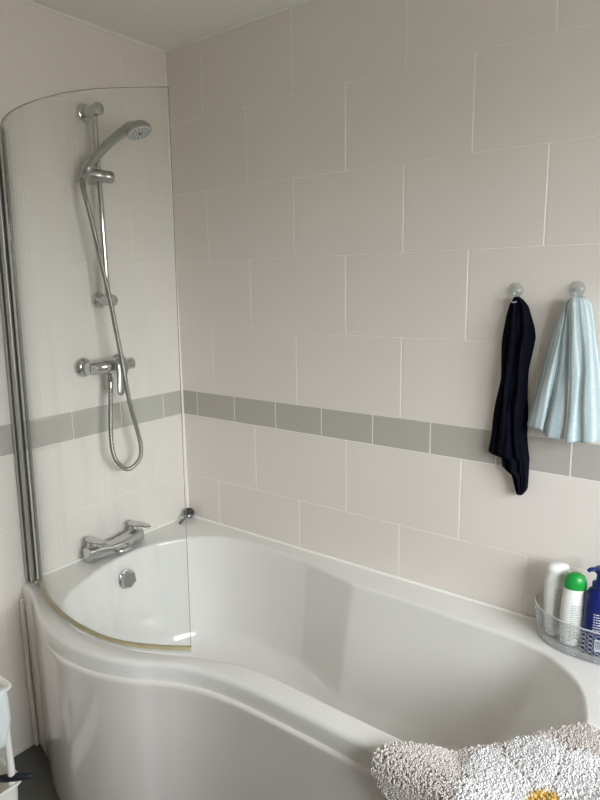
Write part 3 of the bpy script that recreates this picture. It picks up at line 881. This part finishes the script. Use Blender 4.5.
# deep blue pump bottle
c3 = (1.588, -0.073, ZC)
b3 = thing('pump_bottle', 'deep blue pump bottle standing in the clear caddy', 'bottle', c3, 'bottles in the clear caddy')
b3p = [(0.029, 0.0), (0.033, 0.003), (0.0345, 0.01), (0.0345, 0.10), (0.0335, 0.140), (0.031, 0.158), (0.024, 0.170), (0.0175, 0.174)]
oval(c3, b3p, 0.3, M['bluebottle'], ratio=0.82, n=40).build('body', M['bluebottle'], b3)
mb = MB()
mb.lathe([(0.0178, 0.173), (0.0185, 0.175), (0.0185, 0.188), (0.013, 0.191), (0.0105, 0.193), (0.0095, 0.207), (0.012, 0.215)], c3, n=28)
mb.lathe([(0.012, 0.214), (0.017, 0.218), (0.018, 0.224), (0.015, 0.228), (0.0, 0.229)], c3, n=28)
d = Vector((-0.86, -0.5, 0)).normalized(); p0 = Vector(c3)
mb.tube(cr([p0 + Vector((0, 0, 0.2215)), p0 + d * 0.014 + Vector((0, 0, 0.223)), p0 + d * 0.025 + Vector((0, 0, 0.224)), p0 + d * 0.032 + Vector((0, 0, 0.218))], 12), [0.010, 0.009, 0.0085, 0.008, 0.0075, 0.007, 0.0068, 0.0065, 0.006, 0.006, 0.0055, 0.005], 14, flat=0.8)
mb.build('pump', M['bluepump'], b3)
mb = MB(); print_block(mb, c3, 0.3, lambda z: interp([(h, r) for r, h in b3p], z), 0.82, 8, 0.112, 0.007, (0, 0), 0.013, rnd, 0.0024)
mb.build('label_print', M['whiteprint'], b3)
mb = MB()
def on3(u, z, e):
    ca, sa = math.cos(0.3), math.sin(0.3); vv = -0.0345 * 0.82 * math.sqrt(1 - (u / 0.0345) ** 2) - e
    return (c3[0] + u * ca - vv * sa, c3[1] + u * sa + vv * ca, c3[2] + z)
mb.rings([[on3(-0.006 + 0.018 * k / 6, z, 0.0006) for k in range(7)] for z in (0.014, 0.046)], closed=False)
bl = mb.build('barcode_label', M['whiteprint'], b3)
mb = MB()
u = -0.004
while u < 0.010:
    w = rnd.choice((0.0006, 0.001, 0.0014))
    mb.rings([[on3(u, z, 0.0010), on3(u + w, z, 0.0010)] for z in (0.020, 0.042)], closed=False); u += w + rnd.choice((0.0008, 0.0012))
mb.build('barcode_bars', M['barcodeink'], bl)

# ------------------------------------------------------------------ tufted daisy mat over the rim
K = Vector((1.300, -0.716)); e2 = Vector((0.735, 0.665)); e1 = Vector((0.63, -0.777))
DC = Vector((1.620, -0.640))
bmat = thing('bath_mat', 'tufted bath mat with a white daisy draped over the near rim of the bath', 'bath mat', (1.5, -0.70, 0.60))
def plan(a, b):
    # rounded corner at the origin of the mat
    return K + e2 * a + e1 * b
def drape(a, b, lift=0.0):
    p = plan(a, b)
    y0, x0 = -0.712, 1.735
    wy = y0 - p.y; wx = p.x - x0
    h = 0.600 + 0.006 * math.sin(9 * p.x + 14 * p.y) + 0.004 * math.sin(31 * p.x - 17 * p.y)
    # a gentle hump where it bridges the corner of the basin, and a crease between two lobes
    h -= 0.016 * math.exp(-((p.x - 1.53) ** 2 + (p.y + 0.57) ** 2) / 0.012)
    h += 0.010 * math.exp(-((p.x - 1.68) ** 2 + (p.y + 0.42) ** 2) / 0.004)
    h -= 0.014 * math.exp(-((a - 0.17) / 0.030) ** 2) * max(0, 1 - b / 0.12)
    x, y, z = p.x, p.y, h
    r = 0.022
    if wy > -r:
        s = wy + r
        if s < r * PI / 2:
            q = s / r; y = y0 + r - r * math.sin(q) - 2 * r + r; z = h - r + r * math.cos(q)
            y = (y0 + r) - r * math.sin(q)
        else:
            y = y0 + 0.0 - 0.004 * math.sin(20 * p.x); z = h - r - (s - r * PI / 2)
        y = min(y, -0.700) if s > r else y
    if wx > 0:
        x = x0 + 0.004; z -= wx
    return Vector((x, y - (0.014 if wy > -r else 0.0) * min(1, max(0, (wy + r) / r)), z + lift))
AM, BMx = 0.47, 0.46
NA, NB = 70, 70
def ok(a, b):
    p = plan(a, b)
    rc = 0.03
    if a < rc and b < rc and (a - rc) ** 2 + (b - rc) ** 2 > rc * rc: return False
    if a > AM - rc and b < rc and (a - AM + rc) ** 2 + (b - rc) ** 2 > rc * rc: return False
    return not (p.x > 1.735 and p.y < -0.712)
mb = MB()
idx = {}; vs = []; fs = []
for i in range(NA):
    for j in range(NB):
        q = [(AM * (i + da) / NA, BMx * (j + db) / NB) for da, db in ((0, 0), (1, 0), (1, 1), (0, 1))]
        if not all(ok(*t) for t in q): continue
        f = []
        for t in q:
            key = (round(t[0], 5), round(t[1], 5))
            if key not in idx:
                idx[key] = len(vs); vs.append(drape(*t))
            f.append(idx[key])
        fs.append(f)
mb.add(vs, fs)
bk = mb.build('backing', M['matback'], bmat)
md = bk.modifiers.new('thickness', 'SOLIDIFY'); md.thickness = 0.006; md.offset = 0
def petal(p):
    d = p - DC; r = d.length; th = math.atan2(d.y, d.x)
    if r < 0.031: return 2
    n = 7; ph = (th * n / (2 * PI) + 0.28) % 1.0 - 0.5     # -0.5..0.5 inside one petal
    edge = 0.160 * (0.80 + 0.20 * math.sqrt(max(0, 1 - (2 * ph) ** 2)))
    gap = (0.5 - abs(ph)) * 2 * PI / n * r
    if r < edge and gap > 0.0022: return 1
    return 0
mb = MB()
V_, F_, Mi = [], [], []
rt = random.Random(11)
for _ in range(44000):
    a, b = rt.uniform(0, AM), rt.uniform(0, BMx)
    if not ok(a, b): continue
    p = drape(a, b)
    da, db = drape(a + 0.003, b) - p, drape(a, b + 0.003) - p
    n = da.cross(db)
    if n.length < 1e-9: continue
    n.normalize()
    if n.z < -0.2 or (abs(n.z) <= 0.2 and n.y > 0.3): n = -n
    pp = plan(a, b)
    k = petal(pp)
    # creases between petals sit lower: their tufts are shorter
    d = pp - DC; ph = (math.atan2(d.y, d.x) * 7 / (2 * PI) + 0.28) % 1.0 - 0.5
    gap = (0.5 - abs(ph)) * 2 * PI / 7 * d.length
    short = 0.55 if (k != 1 and d.length < 0.15 and d.length > 0.031) else (1.0 if gap > 0.006 or d.length > 0.16 else 0.8)
    ln = rt.uniform(0.006, 0.0095) * short * (1.2 if k else 1.0)
    t = Vector((rt.uniform(-1, 1), rt.uniform(-1, 1), rt.uniform(-1, 1)))
    t = (t - n * t.dot(n)).normalized()
    u = n.cross(t)
    c0 = p + n * 0.002
    c1_ = c0 + n * ln * 0.6 + t * ln * 0.15
    c2_ = c0 + n * ln * 0.95 + t * ln * 0.45
    c3_ = c0 + n * ln * 0.80 + t * ln * 0.80
    o = len(V_)
    for c, r in ((c0, 0.0014), (c1_, 0.0020), (c2_, 0.0022), (c3_, 0.0014)):
        for q in range(4):
            an = q * PI / 2
            ax = n if c is c3_ or c is c2_ else t
            V_.append(c + u * (r * math.cos(an)) + ax * (r * math.sin(an)))
    for i in range(3):
        for q in range(4):
            F_.append((o + i * 4 + q, o + i * 4 + (q + 1) % 4, o + (i + 1) * 4 + (q + 1) % 4, o + (i + 1) * 4 + q)); Mi.append(k)
    F_.append((o + 12, o + 13, o + 14, o + 15)); Mi.append(k)
mb.v = [tuple(v) for v in V_]; mb.f = F_; mb.m = Mi; mb.sm = [True] * len(F_)
pile = mb.build('pile', [M['matgrey'], M['matwhite'], M['matyellow']], bmat, weld=False)
pile['kind'] = 'stuff'; pile['label'] = 'curly tufted pile with a white daisy and yellow centre'

# ------------------------------------------------------------------ storage trolley at the left wall
def rrect(x0, x1, y0, y1, r, z, n=6):
    out = []
    for cx_, cy_, a0 in ((x1 - r, y1 - r, 0), (x0 + r, y1 - r, PI / 2), (x0 + r, y0 + r, PI), (x1 - r, y0 + r, 1.5 * PI)):
        for k in range(n + 1):
            a = a0 + PI / 2 * k / n
            out.append((cx_ + r * math.cos(a), cy_ + r * math.sin(a), z))
    return out
TX0, TX1, TY0, TY1 = 0.030, 0.274, -1.34, -0.922
tro = thing('storage_trolley', 'white plastic tiered storage trolley against the left wall, beside the bath', 'trolley', ((TX0 + TX1) / 2, (TY0 + TY1) / 2, 0))
def tier(z0, z1):
    mb = MB()
    rr = lambda d, z: rrect(TX0 + d, TX1 - d, TY0 + d, TY1 - d, 0.03 - d * 0.6, z)
    mb.rings([rr(0.030, z0 + 0.003), rr(0.026, z0), rr(0.018, z0), rr(0.012, z1 - 0.012), rr(0.003, z1 - 0.008), rr(0.0, z1 - 0.004), rr(0.002, z1), rr(0.007, z1 + 0.001), rr(0.012, z1 - 0.003),
              rr(0.015, z1 - 0.012), rr(0.021, z0 + 0.006), rr(0.030, z0 + 0.004)], caps=True)
    return mb.build('basket', M['trolley'], tro)
tier(0.028, 0.139); tier(0.320, 0.440)
for x in (TX0 + 0.026, TX1 - 0.026):
    for y in (TY0 + 0.028, TY1 - 0.028):
        mb = MB(); mb.tube([(x, y, 0.125), (x, y, 0.155), (x, y, 0.30), (x, y, 0.325)], [0.0125, 0.0105, 0.0095, 0.0115], 16)
        mb.lathe([(0.014, 0), (0.014, 0.02), (0.011, 0.024)], (x, y, 0.125), n=16)
        mb.build('post', M['trolley'], tro)
        mb = MB(); mb.lathe([(0.012, 0.0), (0.014, 0.004), (0.012, 0.030)], (x, y, 0.0), n=16)
        mb.build('foot', M['trolley'], tro)
# pale cloth over the near edge of the upper basket
mb = MB(); rows = []
for k in range(26):
    s = k / 25
    if s < 0.35: q = (0.225 + 0.04 * s / 0.35, 0.375 + 0.072 * s / 0.35)
    elif s < 0.45: q = (0.265 + 0.014 * (s - 0.35) / 0.10, 0.449)
    else: q = (0.279 + 0.004 * math.sin((s - 0.45) * 5), 0.447 - 0.165 * (s - 0.45) / 0.55)
    row = []
    for j in range(21):
        v = j / 20
        y_hi = -0.952 - 0.022 * max(0, (s - 0.75) / 0.25); y = y_hi + (-1.17 - y_hi) * v
        row.append((q[0] + 0.003 * math.sin(v * 17 + 2 * s) * (s > 0.5), y, q[1]))
    rows.append(row)
mb.rings(rows, closed=False)
tc_ = mb.build('cleaning_cloth', M['palecloth'])
md = tc_.modifiers.new('thickness', 'SOLIDIFY'); md.thickness = 0.003; md.offset = 0
tag(tc_, 'pale blue-grey cloth draped over the upper basket of the white trolley', 'cloth')
# brush with a dark handle across the lower basket
hb = thing('hairbrush', 'dark navy handled brush lying across the lower basket of the white trolley', 'brush', (0.25, -0.955, 0.149))
mb = MB()
tip, hd = Vector((0.294, -0.910, 0.1515)), Vector((0.174, -1.023, 0.1495))
mb.tube(cr([tip, tip.lerp(hd, 0.1), tip.lerp(hd, 0.35), tip.lerp(hd, 0.7), hd], 18), [0.004, 0.008, 0.0105, 0.0118, 0.0125, 0.013, 0.013, 0.013, 0.0125, 0.0118, 0.011, 0.010, 0.009, 0.0085, 0.008, 0.008, 0.008, 0.008], 14, flat=0.8)
mb.build('handle', M['brush'], hb)
dr = (hd - tip).normalized()
mb = MB(); mb.tube(cr([hd - dr * 0.004, hd + dr * 0.02, hd + dr * 0.06, hd + dr * 0.095, hd + dr * 0.105], 14), [0.008, 0.016, 0.024, 0.028, 0.030, 0.031, 0.031, 0.031, 0.030, 0.028, 0.025, 0.02, 0.014, 0.006], 18, flat=0.28, up=(0, 0, 1))
mb.build('brush_head', M['brush'], hb)
mb = MB()
sd = Vector((-dr.y, dr.x, 0))
for i in range(7):
    for j in range(-3, 4):
        p = hd + dr * (0.03 + 0.01 * i) + sd * (0.006 * j)
        mb.tube([p + Vector((0, 0, -0.006)), p + Vector((0, 0, -0.020))], 0.0012, 5)
mb.build('bristles', M['bristle'], hb)['kind'] = 'stuff'

# ------------------------------------------------------------------ daylight through the window
w = bpy.data.worlds.new('overcast_sky'); SC.world = w; w.use_nodes = True
nt = w.node_tree; nt.nodes.clear()
out = nt.nodes.new('ShaderNodeOutputWorld'); bg = nt.nodes.new('ShaderNodeBackground')
tc = nt.nodes.new('ShaderNodeTexCoord'); sp = nt.nodes.new('ShaderNodeSeparateXYZ')
nt.links.new(tc.outputs['Generated'], sp.inputs[0])
rp = nt.nodes.new('ShaderNodeValToRGB')
mr = nt.nodes.new('ShaderNodeMapRange'); mr.inputs['From Min'].default_value = -1; mr.inputs['From Max'].default_value = 1
nt.links.new(sp.outputs['Z'], mr.inputs['Value']); nt.links.new(mr.outputs[0], rp.inputs[0])
els = rp.color_ramp.elements
els[0].position = 0.0; els[0].color = (0.13, 0.127, 0.112, 1)
els[1].position = 0.47; els[1].color = (0.20, 0.197, 0.18, 1)
e = els.new(0.54); e.color = (0.91, 0.94, 0.98, 1)
e = els.new(0.75); e.color = (0.96, 1.0, 1.06, 1)
nt.links.new(rp.outputs[0], bg.inputs['Color'])
bg.inputs['Strength'].default_value = 9.0
nt.links.new(bg.outputs[0], out.inputs['Surface'])
ld = bpy.data.lights.new('window_daylight', 'AREA'); ld.shape = 'RECTANGLE'
ld.size = WZ1 - WZ0; ld.size_y = WY1 - WY0
try: ld.cycles.is_portal = True
except Exception: pass
lo = bpy.data.objects.new('window_daylight', ld); COL.objects.link(lo)
lo.location = (ROOMX + T + 0.01, (WY0 + WY1) / 2, (WZ0 + WZ1) / 2)
lo.rotation_euler = (0, math.radians(90), 0)

# ------------------------------------------------------------------ camera
yaw, pitch, roll, fpx = 0.6439, -0.1899, -0.0164, 614.45
f = Vector((-math.sin(yaw) * math.cos(pitch), math.cos(yaw) * math.cos(pitch), math.sin(pitch)))
rt_ = Vector((math.cos(yaw), math.sin(yaw), 0)); up = rt_.cross(f)
r2 = rt_ * math.cos(roll) + up * math.sin(roll); u2 = up * math.cos(roll) - rt_ * math.sin(roll)
cd = bpy.data.cameras.new('camera'); cam = bpy.data.objects.new('camera', cd); COL.objects.link(cam)
mw = Matrix((r2, u2, -f)).transposed().to_4x4(); mw.translation = Vector((1.84816, -1.66978, 1.53766))
cam.matrix_world = mw
cd.sensor_fit = 'VERTICAL'; cd.sensor_height = 32.0; cd.lens = fpx * 32.0 / 800.0; cd.clip_start = 0.02
SC.camera = cam
SC.view_settings.view_transform = 'Standard'; SC.view_settings.look = 'None'
SC.view_settings.gamma = 1.0; SC.view_settings.use_curve_mapping = False
SC.view_settings.exposure = 1.24
try:
    SC.cycles.use_denoising = True
    SC.cycles.transparent_max_bounces = 24
    SC.cycles.max_bounces = 14; SC.cycles.diffuse_bounces = 8; SC.cycles.glossy_bounces = 6
    SC.cycles.caustics_reflective = False; SC.cycles.caustics_refractive = False
except Exception: pass
